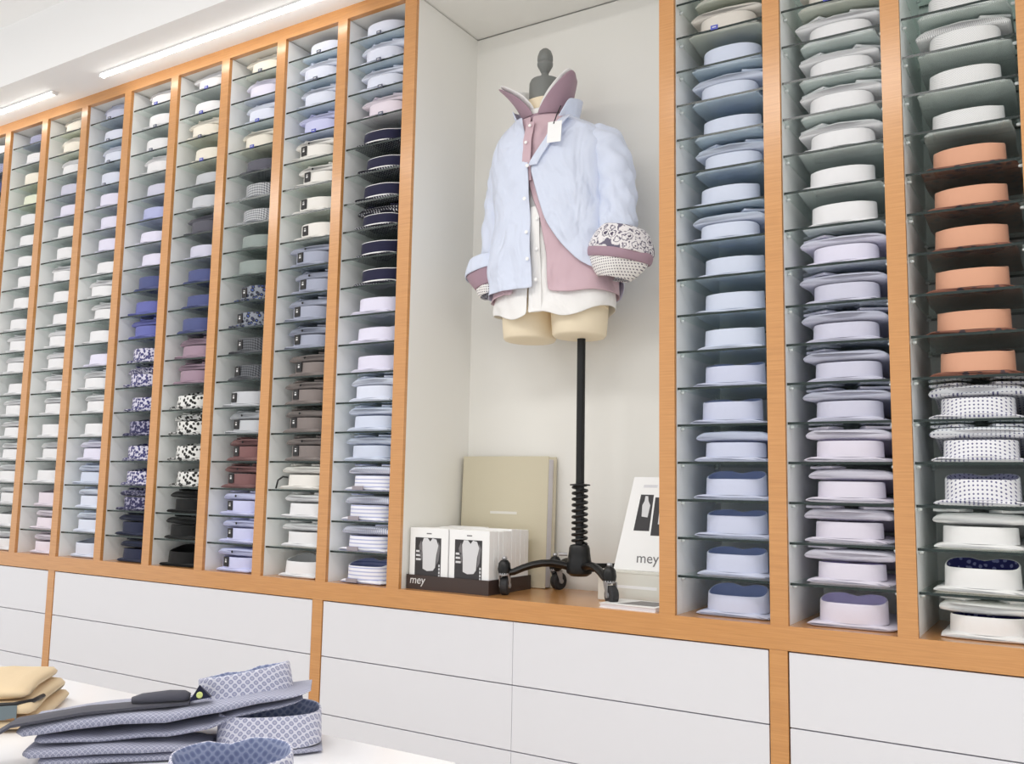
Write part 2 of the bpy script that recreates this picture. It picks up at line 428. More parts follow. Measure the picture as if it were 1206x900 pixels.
# ------------------------------------------------------------------ folded shirts
CA, CB, CN = .076, .052, 2.5
def se(th, a, b, n=CN):
    c, s = math.cos(th), math.sin(th)
    return (a * math.copysign(abs(s) ** (2 / n), s), -b * math.copysign(abs(c) ** (2 / n), c))
ZB = .013
def collar_geo(hf=.042, hb=.060, lean=0.0, N=40):
    rings = []
    prof = [(1.0, 0.0), (.998, .10), (.99, .5), (.98, .93), (.968, .985), (.952, 1.0), (.935, .985), (.925, .93), (.91, .5), (.91, .03)]
    for sc, hz in prof:
        r = []
        for j in range(N):
            th = 2 * math.pi * j / N
            d = (1 - math.cos(th)) / 2           # 0 front (nape) .. 1 back (collar points)
            h = hf + (hb - hf) * smoothstep(.15, .95, d)
            e = abs(math.pi - th)
            if e < .30: h *= .90 + .10 * smoothstep(0, .30, e)
            x, y = se(th, CA * sc, CB * sc)
            if e < .30 and hz > .4: y -= .006 * (1 - smoothstep(0, .30, e))
            if d < .5: y -= lean * hz * (1 - 2 * d)
            r.append((x, y, ZB - .001 + h * hz))
        rings.append(r)
    V, Fc = loft(rings, cap0=False, cap1=False)
    mi = []
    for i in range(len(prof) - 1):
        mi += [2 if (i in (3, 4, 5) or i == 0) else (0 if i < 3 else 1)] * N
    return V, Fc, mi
def body_geo(w=.098, t=.0125, y0=-.055, y1=.225, seedv=0):
    rnd = random.Random(seedv); ys = [y0, y0 + .003, y0 + .010, y0 + .03, y0 + .06, .05, .11, .17, y1 - .02, y1]
    rings = []; N = 24
    ph, p2 = rnd.uniform(0, 6), rnd.uniform(0, 6)
    for i, y in enumerate(ys):
        ww = w * (.955 + .045 * smoothstep(0, .08, y - y0)); tt = t
        if i == 0: tt = t * .45; ww *= .985
        if i == 1: tt = t * .8
        if i == len(ys) - 1: tt = t * .4
        r = []
        fr = max(0, 1 - i / 4.)
        for j in range(N):
            a = 2 * math.pi * j / N
            cx, cz = math.cos(a), math.sin(a)
            x = ww * math.copysign(abs(cx) ** .30, cx); z = math.copysign(abs(cz) ** .6, cz) * tt / 2
            e = abs(x) / ww
            if z > 0: z += .0012 * math.sin(x * 55 + ph + y * 30) - .004 * max(0, e - .7) / .3
            yy = y + fr * (.0035 * math.sin(x * 60 + p2) + .002 * math.sin(x * 130 + ph) + .012 * max(0, e - .8) / .2 * rnd.uniform(.6, 1.2))
            if fr and e < .8: yy = max(yy, y0 - .0045)
            r.append((x + .0015 * math.sin(y * 40 + ph), yy, t / 2 + max(z, -t / 2)))
        rings.append(r)
    return loft(rings)
def tail_geo(seedv=0, w=.100, t=.021, front=-.036):
    rnd = random.Random(seedv); N = 20
    ys = [front, front + .004, front + .013, front + .03, .03, .07, .12, .17, .205, .215]
    rings = []; p1, p2 = rnd.uniform(0, 6), rnd.uniform(0, 6); droop = rnd.uniform(.003, .008)
    sag = rnd.uniform(.001, .004)
    for i, y in enumerate(ys):
        f = (y - front) / (.215 - front)
        zb = .0525 - .037 * smoothstep(.40, .95, f)
        tt = t * (1 - .25 * f)
        if i == 0: tt *= .5
        if i == 1: tt *= .84
        if i == len(ys) - 1: tt *= .4
        r = []
        for j in range(N):
            a = 2 * math.pi * j / N; cx, cz = math.cos(a), math.sin(a)
            x = w * math.copysign(abs(cx) ** .45, cx); z = math.copysign(abs(cz) ** .8, cz) * tt / 2
            e = abs(x) / w
            zz = zb + t / 2 + z - droop * max(0, e - .80) / .20 * (1 - f)
            if z > 0: zz += .0012 * math.sin(x * 48 + p1) - sag * (1 - e)
            yy = y + (.012 * e * e + .003 * math.sin(x * 40 + p2)) * (1 - f)
            r.append((x + .001 * math.sin(y * 50), yy, zz))
        rings.append(r)
    return loft(rings)
def cuff_geo(s, seedv=0):
    rnd = random.Random(seedv + (50 if s > 0 else 0))
    L, W, T = rnd.uniform(.060, .075), .052, .0055
    ang = s * rnd.uniform(.35, .6)
    cx, cy = s * .058, -.002
    prof = [(-W / 2, 0), (-W / 2, T), (0, T * 1.25), (W / 2, T), (W / 2, 0)]
    rings = []
    for u in (-L / 2, -L / 6, L / 6, L / 2):
        rings.append([(u, v, z + .0005 * math.sin(u * 90)) for v, z in prof])
    V, Fc = loft(rings)
    V = rot_pts(V, 'Z', ang)
    return [(v.x + cx, v.y + cy + .014, .0795 + v.z - .06 * max(0, v.y)) for v in V], Fc

_meshcache = {}
def cached(kind, variant, geo, mats, smooth=True, midx=None):
    key = (kind, variant, tuple(m_.name for m_ in mats))
    if key in _meshcache: return _meshcache[key]
    me = bpy.data.meshes.new(kind); me.from_pydata([tuple(v) for v in geo[0]], [], geo[1])
    for m_ in mats: me.materials.append(m_)
    if midx: me.polygons.foreach_set('material_index', midx)
    if smooth: me.polygons.foreach_set('use_smooth', [True] * len(me.polygons))
    bm = bmesh.new(); bm.from_mesh(me); bmesh.ops.recalc_face_normals(bm, faces=bm.faces); bm.to_mesh(me); bm.free()
    if kind in ('cuff',): me.set_sharp_from_angle(angle=.7)
    _meshcache[key] = me
    return me
COLL = [collar_geo(.042, .060, .001), collar_geo(.040, .062, -.003), collar_geo(.045, .060, .003), collar_geo(.043, .057, -.001),
        collar_geo(.038, .036, .001), collar_geo(.037, .035, -.002), collar_geo(.039, .036, .002)]
BODY = [body_geo(.098, .0125, seedv=1), body_geo(.094, .0125, seedv=2), body_geo(.101, .0125, seedv=3)]
TAIL = [tail_geo(1, .100, .028), tail_geo(2, .098, .027), tail_geo(3, .102, .028), tail_geo(4, .096, .027)]
CUFF = [[cuff_geo(s, q) for s in (-1, 1)] for q in range(4)]
ORD = ['zeroth', 'first', 'second', 'third', 'fourth', 'fifth', 'sixth', 'seventh', 'eighth', 'ninth', 'tenth', 'eleventh', 'twelfth',
       'thirteenth', 'fourteenth', 'fifteenth', 'sixteenth', 'seventeenth', 'eighteenth', 'nineteenth']
def where(side, num, lev):
    a = 'on wooden ledge' if lev == 0 else '%s glass shelf up' % ORD[lev]
    c = '%s column from niche' % ORD[num]
    return '%s, %s, %s' % (a, c, "white boxes' side" if side == 'L' else "leaning brochure's side")

def folded_shirt(x0, x1, side, num, lev, key, fl, rnd):
    words, fo, fi, ft, fb = FAB[key]
    z = ZL if lev == 0 else SH0 + SHP * (lev - 1) + SHT / 2
    w = x1 - x0
    dx = rnd.uniform(-.012, .016) + (.012 if side == 'R' else 0)
    if 'r' in fl: dx += .02
    rz = rnd.uniform(-.022, .022)
    y = (.0775 if side == 'L' else .094) + rnd.uniform(-.002, .010)
    lim = .0105 if side == 'L' else .009
    xx = (x0 + x1) / 2 + max(-lim, min(lim, dx))
    t = empty('folded_shirt', (xx, y, z + .0003), rz)
    tag(t, '%s folded shirt, %s' % (words, where(side, num, lev)), 'shirt', 'folded shirts in the glass-shelved columns')
    if lev == 19: t.scale = (1, 1, .92)
    vb, vc = rnd.randrange(3), rnd.randrange(4)
    if 't' in fl: vc = rnd.choice((4, 5, 6))
    link('body', cached('body', vb, BODY[vb], [fb or fo]), t)
    trim = TRIMW if key == 'NT' else fo
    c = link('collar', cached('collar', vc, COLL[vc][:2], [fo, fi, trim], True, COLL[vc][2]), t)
    if key == 'NT': c['label'] = 'navy collar edged in white'
    if 'k' in fl:      # black size sticker with a small white print on the nape
        th = -.30
        X, Y = se(th, CA * 1.0, CB * 1.0); X2, Y2 = se(th + .05, CA, CB)
        ang = math.atan2(Y2 - Y, X2 - X)
        geo = (boxv(-.014, .014, -.0025, .001, -.0165, .0165), BOXF)
        lb = link('size_label', cached('size_label', 0, geo, [LABELK], False), t, (X, Y - .0008, .034)); lb.rotation_euler = (0, 0, ang)
        lb['label'] = 'black size label'
        geo = (join((boxv(-.0045, .0045, -.0032, -.002, -.003, .003), BOXF), (boxv(-.004, .004, -.0032, -.002, .006, .0085), BOXF)))
        link('print_mark', cached('print_mark', 0, geo, [LABELW], False), lb)
    if 'b' in fl or 'd' in fl:   # little brand tag hanging over the glass edge
        geo = (boxv(-.0095, .0095, -.0015, .0015, -.0055, .0055), BOXF)
        pt = link('brand_tag', cached('brand_tag', 0, geo, [TAGBLUE if 'b' in fl else TAGDARK], False), t, (.022 if side == 'L' else -.012, -.0850 - (y - .092), -.002))
        pt['label'] = 'small blue brand tag' if 'b' in fl else 'small slate brand tag'
        geo = (boxv(-.005, .005, -.0019, -.0012, -.0012, .0012), BOXF)
        link('print_mark', cached('print_mark', 1, geo, [LABELW], False), pt)
    if 'g' in fl:      # grey paper band below the collar
        geo = (boxv(-.022, .022, -.0015, .0015, -.006, .006), BOXF)
        link('paper_band', cached('paper_band', 0, geo, [TAGGREY], False), t, (-.025, -.0625, .010))
    if 'h' in fl:      # black plastic hanger hook
        v, f = tube([(-.10, -.055, .002), (-.095, -.052, .03), (-.085, -.04, .042), (-.07, -.03, .040)], .003, 8)
        h = mesh_obj('hook', v, f, LABELK, t, True); h['label'] = 'black plastic hook'
    if 't' in fl:
        q = rnd.randrange(4)
        s = empty('folded_shirt', (xx + rnd.uniform(-.004, .004), y, z + .0003), rz + rnd.uniform(-.01, .01))
        tag(s, '%s shirt, hem-forward, %s' % (words, where(side, num, lev)), 'shirt', 'shirts laid hem-forward over collars')
        if lev == 19: s.scale = (1, 1, .92)
        fm = ft or fo
        link('body', cached('tail', q, TAIL[q], [fm]), s)
        for k in (0, 1):
            if rnd.random() < .85: link('cuff', cached('cuff', q * 2 + k, CUFF[q][k], [fo]), s)
        if 'k' in fl:
            v, f = lathe([(.0001, 0), (.004, 0), (.004, .0015), (.0001, .0015)], 10)
            v = [(p[0] - .02, p[2] * -1 - .0365, p[1] + .067) for p in v]
            link('button', cached('button', 0, (v, f), [LABELK]), s)
TAGGREY = mat('grey_paper', (.60, .57, .60), .6, build=paint_build(60, .05))

# each list runs from the top compartment down to the wooden ledge: "colour[:flags]"
# t hem-forward shirt on top, k black size label, b blue tag, d slate tag, g grey band, h hook
DATA = {
 ('L', 1): 'PB:d PB:td PB:td PK:td NT NT NT NT:t NT NT LV LV LV PB:t LB:t LB:t ST:tg ST:tg ST:tg ST:g',
 ('L', 2): 'PB:d PB:td PB:t SB:tb IV:tk IV:tk IV:k IV:k BG:tk BG:tk BG:tk BG:tk TP:tk TP:tk TP:tk TP:tk IV:th W:t W:t W',
 ('L', 3): 'C:td LV:t PB:tb C:tb DG CK CK G G BF:k BF:k CD:k CD:k LG:k LG:tk RW:tk RW:tk SB:tk SB:tk SB:tk',
 ('L', 4): 'W:tb W:b C:td C:b LG LG DG:t LK BD BD BD MV:t MV:t FW FW:t FW FW K:t K:t K',
 ('L', 5): 'W:tb W:d W:d W:t LK BM LV LV BD BB BB:t NW NW:t NW ND NW NW ND:t DN:t DN:t',
 ('L', 6): 'LC:td PB:d PB:td PB:d LV LV LV W W:t W:t W LV W:t W:t W LV:t LB:t PB:t PB:t PB',
 ('L', 7): 'C:t C:t W:t LK LV W W W:t W W W:t W:t W:t W:t W W:t W PK PK:t PK:t',
 ('L', 8): 'DB WD C GN W W W W W W W:t W:t W W:t W:t W:t W:t W:t W W:t',
 ('L', 9): 'W DB BD NT W W W W - - - - - - - - - - - -',
 ('R', 1): '- - BE:t BE:tb LB LB:t LB LB:t LB LB:t LB LB LB LC LC LC:t LC LC LC LC',
 ('R', 2): '- - - BE:tb W:t W:t W:t W:t W W LV:t LK:t LK:t LK:t LK:t LP:t LP:t LP:t LP:t LP',
 ('R', 3): '- - - - MD MD:t MD MD OR OR OR OR OR OR DT:t DT:t DT WN:t WN WN:t',
}
for x0, x1, side, num in columns:
    row = DATA.get((side, num))
    if not row: continue
    rnd = random.Random(num * 31 + (500 if side == 'R' else 0))
    for i, s in enumerate(row.split()):
        if s == '-': continue
        key, _, fl = s.partition(':')
        folded_shirt(x0, x1, side, num, 19 - i, key, fl, rnd)

# ------------------------------------------------------------------ the niche: mannequin
MX, MY = .47, .17
OX, OY = Vector((MX, MY, 0)), None
POLE = (.554, .19)
man = empty('mannequin', (POLE[0], POLE[1], ZL))
tag(man, 'headless cream torso mannequin on a black wheeled stand in the niche', 'mannequin')
def wp(pts): return [(p[0] - POLE[0], p[1] - POLE[1], p[2] - ZL) for p in pts]      # world -> mannequin frame
def mpart(name, geo, m_, parent=man, smooth=True, sharp=40):
    return mesh_obj(name, wp(geo[0]), geo[1], m_, parent, smooth, sharp=sharp)
# body sections: z, centre x, half width, front depth, back depth
TORSO = [(1.70, .470, .172, .100, .105), (1.80, .470, .168, .098, .105), (1.92, .468, .155, .098, .098), (2.02, .464, .160, .102, .10),
         (2.12, .458, .172, .104, .10), (2.19, .452, .170, .092, .09), (2.235, .446, .145, .074, .074), (2.268, .438, .095, .062, .062),
         (2.29, .434, .062, .055, .055), (2.40, .430, .056, .052, .052)]
def sect(z, grow=0., nseg=36, n=2.3):
    cx, a, bf, bb = interp(TORSO, z)
    pts = []
    for j in range(nseg):
        th = 2 * math.pi * j / nseg
        s, c = math.sin(th), math.cos(th)
        b = bf if c > 0 else bb
        pts.append((cx + (a + grow) * math.copysign(abs(s) ** (2 / n), s), MY - (b + grow) * math.copysign(abs(c) ** (2 / n), c), z))
    return pts
# torso with two leg stumps as one continuous surface: stumps blend into the hip
zs = [1.69, 1.74, 1.80, 1.86, 1.92, 1.98, 2.04, 2.10, 2.15, 2.19, 2.22, 2.245, 2.268, 2.285, 2.30, 2.33, 2.35]
tv, tf = loft([sect(z, 0, 32) for z in zs])
parts = [(tv, tf)]
for cx in (.385, .555):
    rings = []
    for z, r in ((1.604, .060), (1.606, .074), (1.612, .079), (1.66, .083), (1.72, .086)):
        rings.append([(cx + r * .98 * math.sin(2 * math.pi * j / 24), MY + .005 - r * 1.12 * math.cos(2 * math.pi * j / 24), z) for j in range(24)])
    parts.append(loft(rings))
mpart('torso', join(*parts), SKINM, sharp=60)
mpart('neck_cap', lathe([(.001, 0), (.050, 0), (.051, .004), (.050, .060), (.046, .070), (.030, .074), (.012, .076), (.001, .076)], 28, (.430, MY, 2.35)), GREYCAP)
mpart('neck_finial', lathe([(.012, 0), (.014, .012), (.011, .022), (.017, .034), (.0245, .048), (.0245, .056), (.022, .060), (.0245, .064), (.024, .078), (.0185, .094), (.010, .102), (.001, .104)], 24, (.428, MY, 2.424)), GREYCAP)
mpart('pole', lathe([(.0125, .12), (.0125, .76)], 18, (POLE[0], POLE[1], ZL)), BLACKM)
# coil around the lower pole
path = []
for k in range(10 * 14 + 1):
    a = 2 * math.pi * k / 14
    path.append((POLE[0] + .0205 * math.cos(a), POLE[1] + .0205 * math.sin(a), 1.004 + .170 * k / 140))
mpart('spring', tube(path, .0042, 6), BLACKM)
mpart('collar_ring', lathe([(.013, 0), (.030, 0), (.030, .004), (.013, .006)], 20, (POLE[0], POLE[1], 1.172)), BLACKM)
mpart('hub', lathe([(.024, .058), (.036, .066), (.040, .085), (.034, .104), (.031, .125), (.030, .138), (.026, .146), (.013, .149)], 24, (POLE[0], POLE[1], ZL)), BLACKM)
v, f = tube([(POLE[0] - .028, POLE[1] - .02, .975), (POLE[0] - .05, POLE[1] - .03, .975)], .005, 10)
kn = mpart('clamp_screw', (v, f), SILVER)
def caster_leg(ex, ey, swivel):
    hx, hy = POLE; d = Vector((ex - hx, ey - hy, 0)); L = d.length; d.normalize()
    pts, rad = [], []
    for k in range(9):
        t_ = k / 8
        z = .930 + .022 * math.sin(math.pi * min(1, t_ * 1.1)) - .012 * t_ * t_
        pts.append((hx + d.x * L * t_, hy + d.y * L * t_, z)); rad.append(.0135 - .002 * t_)
    lg = mpart('leg', tube(pts, rad, 10, squash=.85), BLACKM)
    def sub(nm, g, m_, sm=True): return mesh_obj(nm, wp(g[0]), g[1], m_, lg, sm, sharp=40)
    sub('socket', lathe([(.010, -.012), (.017, -.008), (.019, .006), (.017, .022), (.010, .031), (.001, .032)], 16, (ex, ey, .925)), BLACKM)
    sub('cap_nut', lathe([(.006, 0), (.008, .004), (.006, .009), (.001, .010)], 10, (ex, ey, .957)), SILVER)
    sv = Vector((math.cos(swivel), math.sin(swivel), 0)); nv = Vector((-sv.y, sv.x, 0))
    wc = Vector((ex, ey, ZL + .0265)) + sv * .014
    ring = lambda r, off: [wc + nv * off + sv * r * math.cos(2 * math.pi * j / 24) + Vector((0, 0, r * math.sin(2 * math.pi * j / 24))) for j in range(24)]
    sub('wheel', loft([ring(.012, -.011), ring(.022, -.0115), ring(.0262, -.008), ring(.0262, .008), ring(.022, .0115), ring(.012, .011)]), RUBBER)
    sub('axle', loft([ring(.007, -.0165), ring(.007, .0165)]), SILVER)
    plates = []
    for s_ in (-1, 1):
        q = [(-.012, .034), (.012, .034), (.0035, -.006), (-.0035, -.006)]
        base = Vector((ex, ey, ZL + .0265))
        cor = [base + sv * ((.014 * (1 if zz < 0 else .3)) + xx) + Vector((0, 0, zz)) for xx, zz in q]
        V8 = [c + nv * (s_ * .0125) for c in cor] + [c + nv * (s_ * .0155) for c in cor]
        plates.append((V8, BOXF))
    top = lathe([(.001, .031), (.0165, .031), (.0175, .037), (.014, .043), (.006, .046)], 14, (ex, ey, ZL + .0265))
    sub('fork', join(*plates, top), SILVER)
caster_leg(.375, .070, 1.9)
caster_leg(.703, .080, 5.6)
caster_leg(.418, .292, 1.2)
# the fourth arm is a plain flat bar
bd = Vector((.13, .12, 0)).normalized(); bn = Vector((-bd.y, bd.x, 0)); bc = Vector((POLE[0], POLE[1], .938))
V8 = []
for z in (-.012, .012):
    for a_, b_ in ((.02, -.006), (.165, -.006), (.165, .006), (.02, .006)): V8.append(bc + bd * a_ + bn * b_ + Vector((0, 0, z)))
mpart('leg', (V8, BOXF), BLACKM, smooth=False)

# ---- the three layered shirts
BLUEF = fabric('worn_blue', (.835, .865, .935), rough=.55, fold=.75)
PINKF = fabric('worn_pink', (.80, .69, .725), rough=.45, fold=.6)
MAUVE = fabric('worn_mauve', (.64, .535, .585), rough=.6)
WHITEF = fabric('worn_white', (.94, .935, .93), rough=.6, fold=.5)
PAISLEY = fabric('paisley', (.90, .885, .89), 'paisley', (.42, .40, .47), scale=.9, rgb3=(.33, .30, .38))
DOTF = fabric('cuff_dots', (.93, .92, .91), 'dots_xz', (.35, .32, .40), scale=.8)
# fold relief on cloth
def crease(x, y, z, amp=1.0):
    r_ = math.hypot(x - .456, z - 2.10); an = math.atan2(z - 2.10, x - .456)
    return amp * (.0052 * math.sin(9 * an + 1.0) * math.exp(-r_ / .11) * min(1, r_ / .03) + .0040 * math.sin(38 * x + 23 * z) * math.sin(9 * z + 14 * x + 2) + .0030 * math.sin(61 * z - 40 * x + 1.3) * math.cos(17 * x - 5 * z) + .0016 * math.sin(120 * x + 35 * z))
def shell(zlist, grow, edgeL, edgeR, hem, zoff_back=0., nseg=56, amp=1.0, flare=0.):
    """open-fronted shirt body; edgeL / edgeR give the x of the two front edges at a height (as interp tables)"""
    rings = []
    for z in zlist:
        cx, a, bf, bb = interp(TORSO, z)
        g = grow + flare * max(0, (1.95 - z)) + .012 * math.exp(-((z - 1.9) / .1) ** 2)
        xl, = interp(edgeL, z); xr, = interp(edgeR, z)
        n = 2.3
        def ang(x):
            q = max(-.999, min(.999, (x - cx) / (a + g))); return math.copysign(math.asin(abs(q) ** (n / 2)), q)
        t0, t1 = ang(xr), 2 * math.pi + ang(xl)
        r = []
        for j in range(nseg + 1):
            th = t0 + (t1 - t0) * j / nseg
            s, c = math.sin(th), math.cos(th)
            b = bf if c > 0 else bb
            px = math.copysign(abs(s) ** (2 / n), s); py = math.copysign(abs(c) ** (2 / n), c)
            zz = z + hem(px, c) * smoothstep(1.95, zlist[0], z) if z < 1.95 else z
            d = crease(cx + a * px, 0, zz, amp) * (1.0 if z < 2.24 else .25)
            r.append((cx + (a + g + d) * px, MY - (b + g + d) * py, zz))
        rings.append(r)
    v, f = loft(rings, closed=False)
    return v, f
def cloth(name, geo, m_, parent, thick=.0022, sub=1, base=None):
    o = mesh_obj(name, geo[0], geo[1], m_, parent, True)
    s_ = o.modifiers.new('thickness', 'SOLIDIFY'); s_.thickness = thick; s_.offset = 1.0
    if sub:
        q = o.modifiers.new('smooth', 'SUBSURF'); q.levels = sub; q.render_levels = sub
    return o
ZS = [1.735, 1.745, 1.77, 1.80, 1.83, 1.86, 1.89, 1.92, 1.95, 1.98, 2.01, 2.04, 2.07, 2.10, 2.13, 2.16, 2.185, 2.21, 2.23, 2.25, 2.268, 2.282]
def mkshirt(name, label):
    t = empty(name, (0, 0, 0)); t.location = (MX, MY, 1.7)
    tag(t, label, 'shirt', 'shirts layered on the mannequin')
    return t
def shp(geo): return ([(p[0] - MX, p[1] - MY, p[2] - 1.7) for p in geo[0]], geo[1])
blue = mkshirt('dress_shirt', 'pale blue outer shirt worn open over the other shirts on the mannequin')
pink = mkshirt('dress_shirt', 'dusty pink middle shirt showing under the pale blue one on the mannequin')
white = mkshirt('dress_shirt', 'white innermost shirt with long hem showing below the pink one')
eL = [(1.72, .478), (1.85, .470), (2.10, .4545), (2.18, .436), (2.26, .405), (2.29, .395)]
eR = [(1.72, .690), (1.76, .665), (1.80, .612), (1.86, .560), (1.93, .512), (2.10, .4565), (2.18, .505), (2.26, .535), (2.29, .525)]
cloth('body', shp(shell(ZS, .026, eL, eR, lambda px, c: .030 * smoothstep(.75, 1.0, px) * (1 if c > 0 else 1) - .02 * max(0, -c), amp=1.4, flare=.07)), BLUEF, blue)
# front bands
def strip_path(path, w, m_, parent, name, lift=.003):
    rings = []
    P_ = [Vector(p) for p in path]
    for p in P_:
        rings.append([(p.x - w / 2, p.y - lift, p.z), (p.x, p.y - lift - .0012, p.z), (p.x + w / 2, p.y - lift, p.z), (p.x + w / 2, p.y, p.z), (p.x - w / 2, p.y, p.z)])
    v, f = loft(rings)
    return mesh_obj(name, *shp((v, f)), m_, parent, True, sharp=50)
def front_y(x, z, grow):
    cx, a, bf, bb = interp(TORSO, z); q = min(.99, abs(x - cx) / (a + grow))
    return MY - (bf + grow) * (1 - q ** 2.3) ** (1 / 2.3)
bandz = [1.738 + i * (2.255 - 1.738) / 18 for i in range(19)]
def band(edge, off, grow, m_, parent, name, z0, z1, w=.030, lift=.004):
    pth = []
    for i in range(20):
        z = z0 + (z1 - z0) * i / 19; x = interp(edge, z)[0] + off
        pth.append((x, front_y(x, z, grow + .012 * math.exp(-((z - 1.9) / .1) ** 2)) - .002, z))
    return strip_path(pth, w, m_, parent, name, lift)
band(eR, .015, .033, BLUEF, blue, 'button_band', 2.10, 2.262, .03)
def button(x, z, grow, m_, parent, r=.0055):
    y = front_y(x, z, grow) - .007
    v, f = lathe([(.0001, 0), (r, 0), (r, .0015), (r * .7, .0022), (.0001, .0018)], 12)
    v = [(x + p[0], y - p[2], z + p[1]) for p in v]
    mesh_obj('button', *shp((v, f)), m_, parent, True, sharp=40)
for z in (2.10, ): button(.456, z, .033, CARDW, blue)
for z in (2.0, 1.90, 1.82): button(interp(eL, z)[0] - .010, z, .040, CARDW, blue)
def sleeve(path, rad, m_, parent, amp=1.0, seg=26, sq=.92):
    P_ = [Vector(p) for p in path]; rings = []
    # resample
    L = len(P_) - 1; N = 22; S = []; Rr = []
    for i in range(N + 1):
        t_ = i / N * L; k = min(int(t_), L - 1); u_ = t_ - k
        p0, p1, p2, p3 = P_[max(k - 1, 0)], P_[k], P_[k + 1], P_[min(k + 2, L)]
        S.append(.5 * ((2 * p1) + (p2 - p0) * u_ + (2 * p0 - 5 * p1 + 4 * p2 - p3) * u_ ** 2 + (3 * p1 - p0 - 3 * p2 + p3) * u_ ** 3))
        Rr.append(rad[k] + (rad[k + 1] - rad[k]) * u_)
    for i, p in enumerate(S):
        t_ = (S[min(i + 1, N)] - S[max(i - 1, 0)]).normalized()
        a_ = t_.cross(Vector((0, 1, 0))).normalized(); b_ = a_.cross(t_).normalized()
        r = []
        for j in range(seg):
            th = 2 * math.pi * j / seg
            d = amp * (.0042 * math.sin(3 * th + i * .75) * math.sin(i * .9 + 1) + .0030 * math.sin(5 * th - i * 1.3))
            rr = Rr[i] + d
            r.append(p + a_ * rr * math.cos(th) + b_ * rr * sq * math.sin(th))
        rings.append(r)
    return loft(rings, cap0=True, cap1=False)
cloth('sleeve', shp(sleeve([(.585, MY, 2.20), (.635, MY, 2.165), (.668, MY - .005, 2.08), (.684, MY - .014, 1.99), (.698, MY - .035, 1.885)], [.050, .062, .060, .056, .054], BLUEF, blue, 1.9)), BLUEF, blue)
cloth('sleeve', shp(sleeve([(.335, MY, 2.20), (.300, MY, 2.165), (.282, MY, 2.08), (.274, MY - .005, 1.99), (.270, MY - .015, 1.86)], [.048, .056, .054, .050, .048], BLUEF, blue, 1.5)), BLUEF, blue)
def cuff(c, ax, rows, m_, parent, name, tilt, seg=32, ph=0.):
    """rows: (dz, rx, ry)"""
    rings = []
    for dz, rx, ry in rows:
        r = []
        for j in range(seg):
            th = 2 * math.pi * j / seg
            k = 1 + .04 * math.sin(3 * th + ph) + .03 * math.sin(5 * th + 2 * ph)
            r.append((c[0] + rx * k * math.cos(th), c[1] + ry * k * math.sin(th), c[2] + dz))
        rings.append(r)
    v, f = loft(rings, cap0=False, cap1=False)
    v = rot_pts(v, 'Y', tilt, c)
    return cloth(name, shp((v, f)), m_, parent, .003)
c1 = (.712, MY - .050, 1.855)
o = cuff(c1, 0, [(.046, .056, .054), (.034, .072, .062), (.010, .088, .070), (-.014, .097, .075), (-.026, .096, .075)], PAISLEY, blue, 'cuff', .20); o['label'] = 'turned-back paisley cuff lining'
o = cuff(c1, 0, [(-.020, .093, .073), (-.032, .096, .076), (-.046, .094, .074), (-.050, .090, .070)], MAUVE, pink, 'cuff', .20, ph=.4); o['label'] = 'mauve inner cuff'
o = cuff(c1, 0, [(-.036, .088, .069), (-.052, .086, .068), (-.076, .070, .060), (-.096, .050, .048), (-.100, .044, .042)], DOTF, white, 'cuff', .20, ph=.8); o['label'] = 'white dotted cuff'
c2 = (.252, MY - .03, 1.842)
o = cuff(c2, 0, [(.030, .055, .052), (.010, .072, .058), (-.012, .086, .062), (-.018, .084, .060)], BLUEF, blue, 'cuff', -.22)
o = cuff(c2, 0, [(-.014, .080, .057), (-.035, .070, .054), (-.068, .050, .046)], MAUVE, pink, 'cuff', -.22, ph=.5); o['label'] = 'mauve inner cuff'
o = cuff(c2, 0, [(-.062, .050, .046), (-.085, .044, .042), (-.092, .040, .038)], DOTF, white, 'cuff', -.22, ph=.9)
# collars: strip between a neck curve and a flared upper curve
def collar_strip(cx, cy, z0f, z0b, z1f, z1b, r0, r1, open0, open1L, open1R, flare=0., nseg=30, rows=5, drop=0., flareL=None):
    V = []; Fc = []
    for i in range(rows + 1):
        t_ = i / rows
        for j in range(nseg + 1):
            u_ = j / nseg
            aR = open0 + (open1R - open0) * t_; aL = open0 + (open1L - open0) * t_
            th = aR + (2 * math.pi - aL - aR) * u_
            fr = (1 + math.cos(th)) / 2
            e = math.cos(th)
            flare_ = flareL if (flareL is not None and math.sin(th) < 0) else flare
            rx = r0[0] + (r1[0] - r0[0]) * t_ + flare_ * t_ ** 1.25 * smoothstep(-.2, .9, e); ry = r0[1] + (r1[1] - r0[1]) * t_ + flare_ * .6 * t_ ** 1.25 * smoothstep(-.2, .9, e)
            z = (z0f * fr + z0b * (1 - fr)) * (1 - t_) + (z1f * fr + z1b * (1 - fr)) * t_ - drop * t_ * t_ * fr * (1 if math.sin(th) < 0 else .2)
            V.append((cx + rx * math.sin(th), cy - ry * math.cos(th), z))
    n = nseg + 1
    for i in range(rows):
        for j in range(nseg): Fc.append((i * n + j, i * n + j + 1, (i + 1) * n + j + 1, (i + 1) * n + j))
    return V, Fc
o = cloth('collar', shp(collar_strip(.436, MY, 2.285, 2.31, 2.418, 2.415, (.072, .068), (.096, .080), .04, .80, 1.0, .050, flareL=.085, drop=.03)), MAUVE, pink, .003); o['label'] = 'raised mauve collar'
o = cloth('collar', shp(collar_strip(.436, MY, 2.305, 2.315, 2.424, 2.420, (.066, .062), (.090, .075), .06, .74, .94, .050, flareL=.088, drop=.03)), WHITEF, white, .003); o['label'] = 'raised white collar'
o = cloth('collar', shp(collar_strip(.442, MY, 2.245, 2.285, 2.315, 2.355, (.098, .078), (.112, .092), .62, .95, 1.0, .01)), BLUEF, blue, .003)
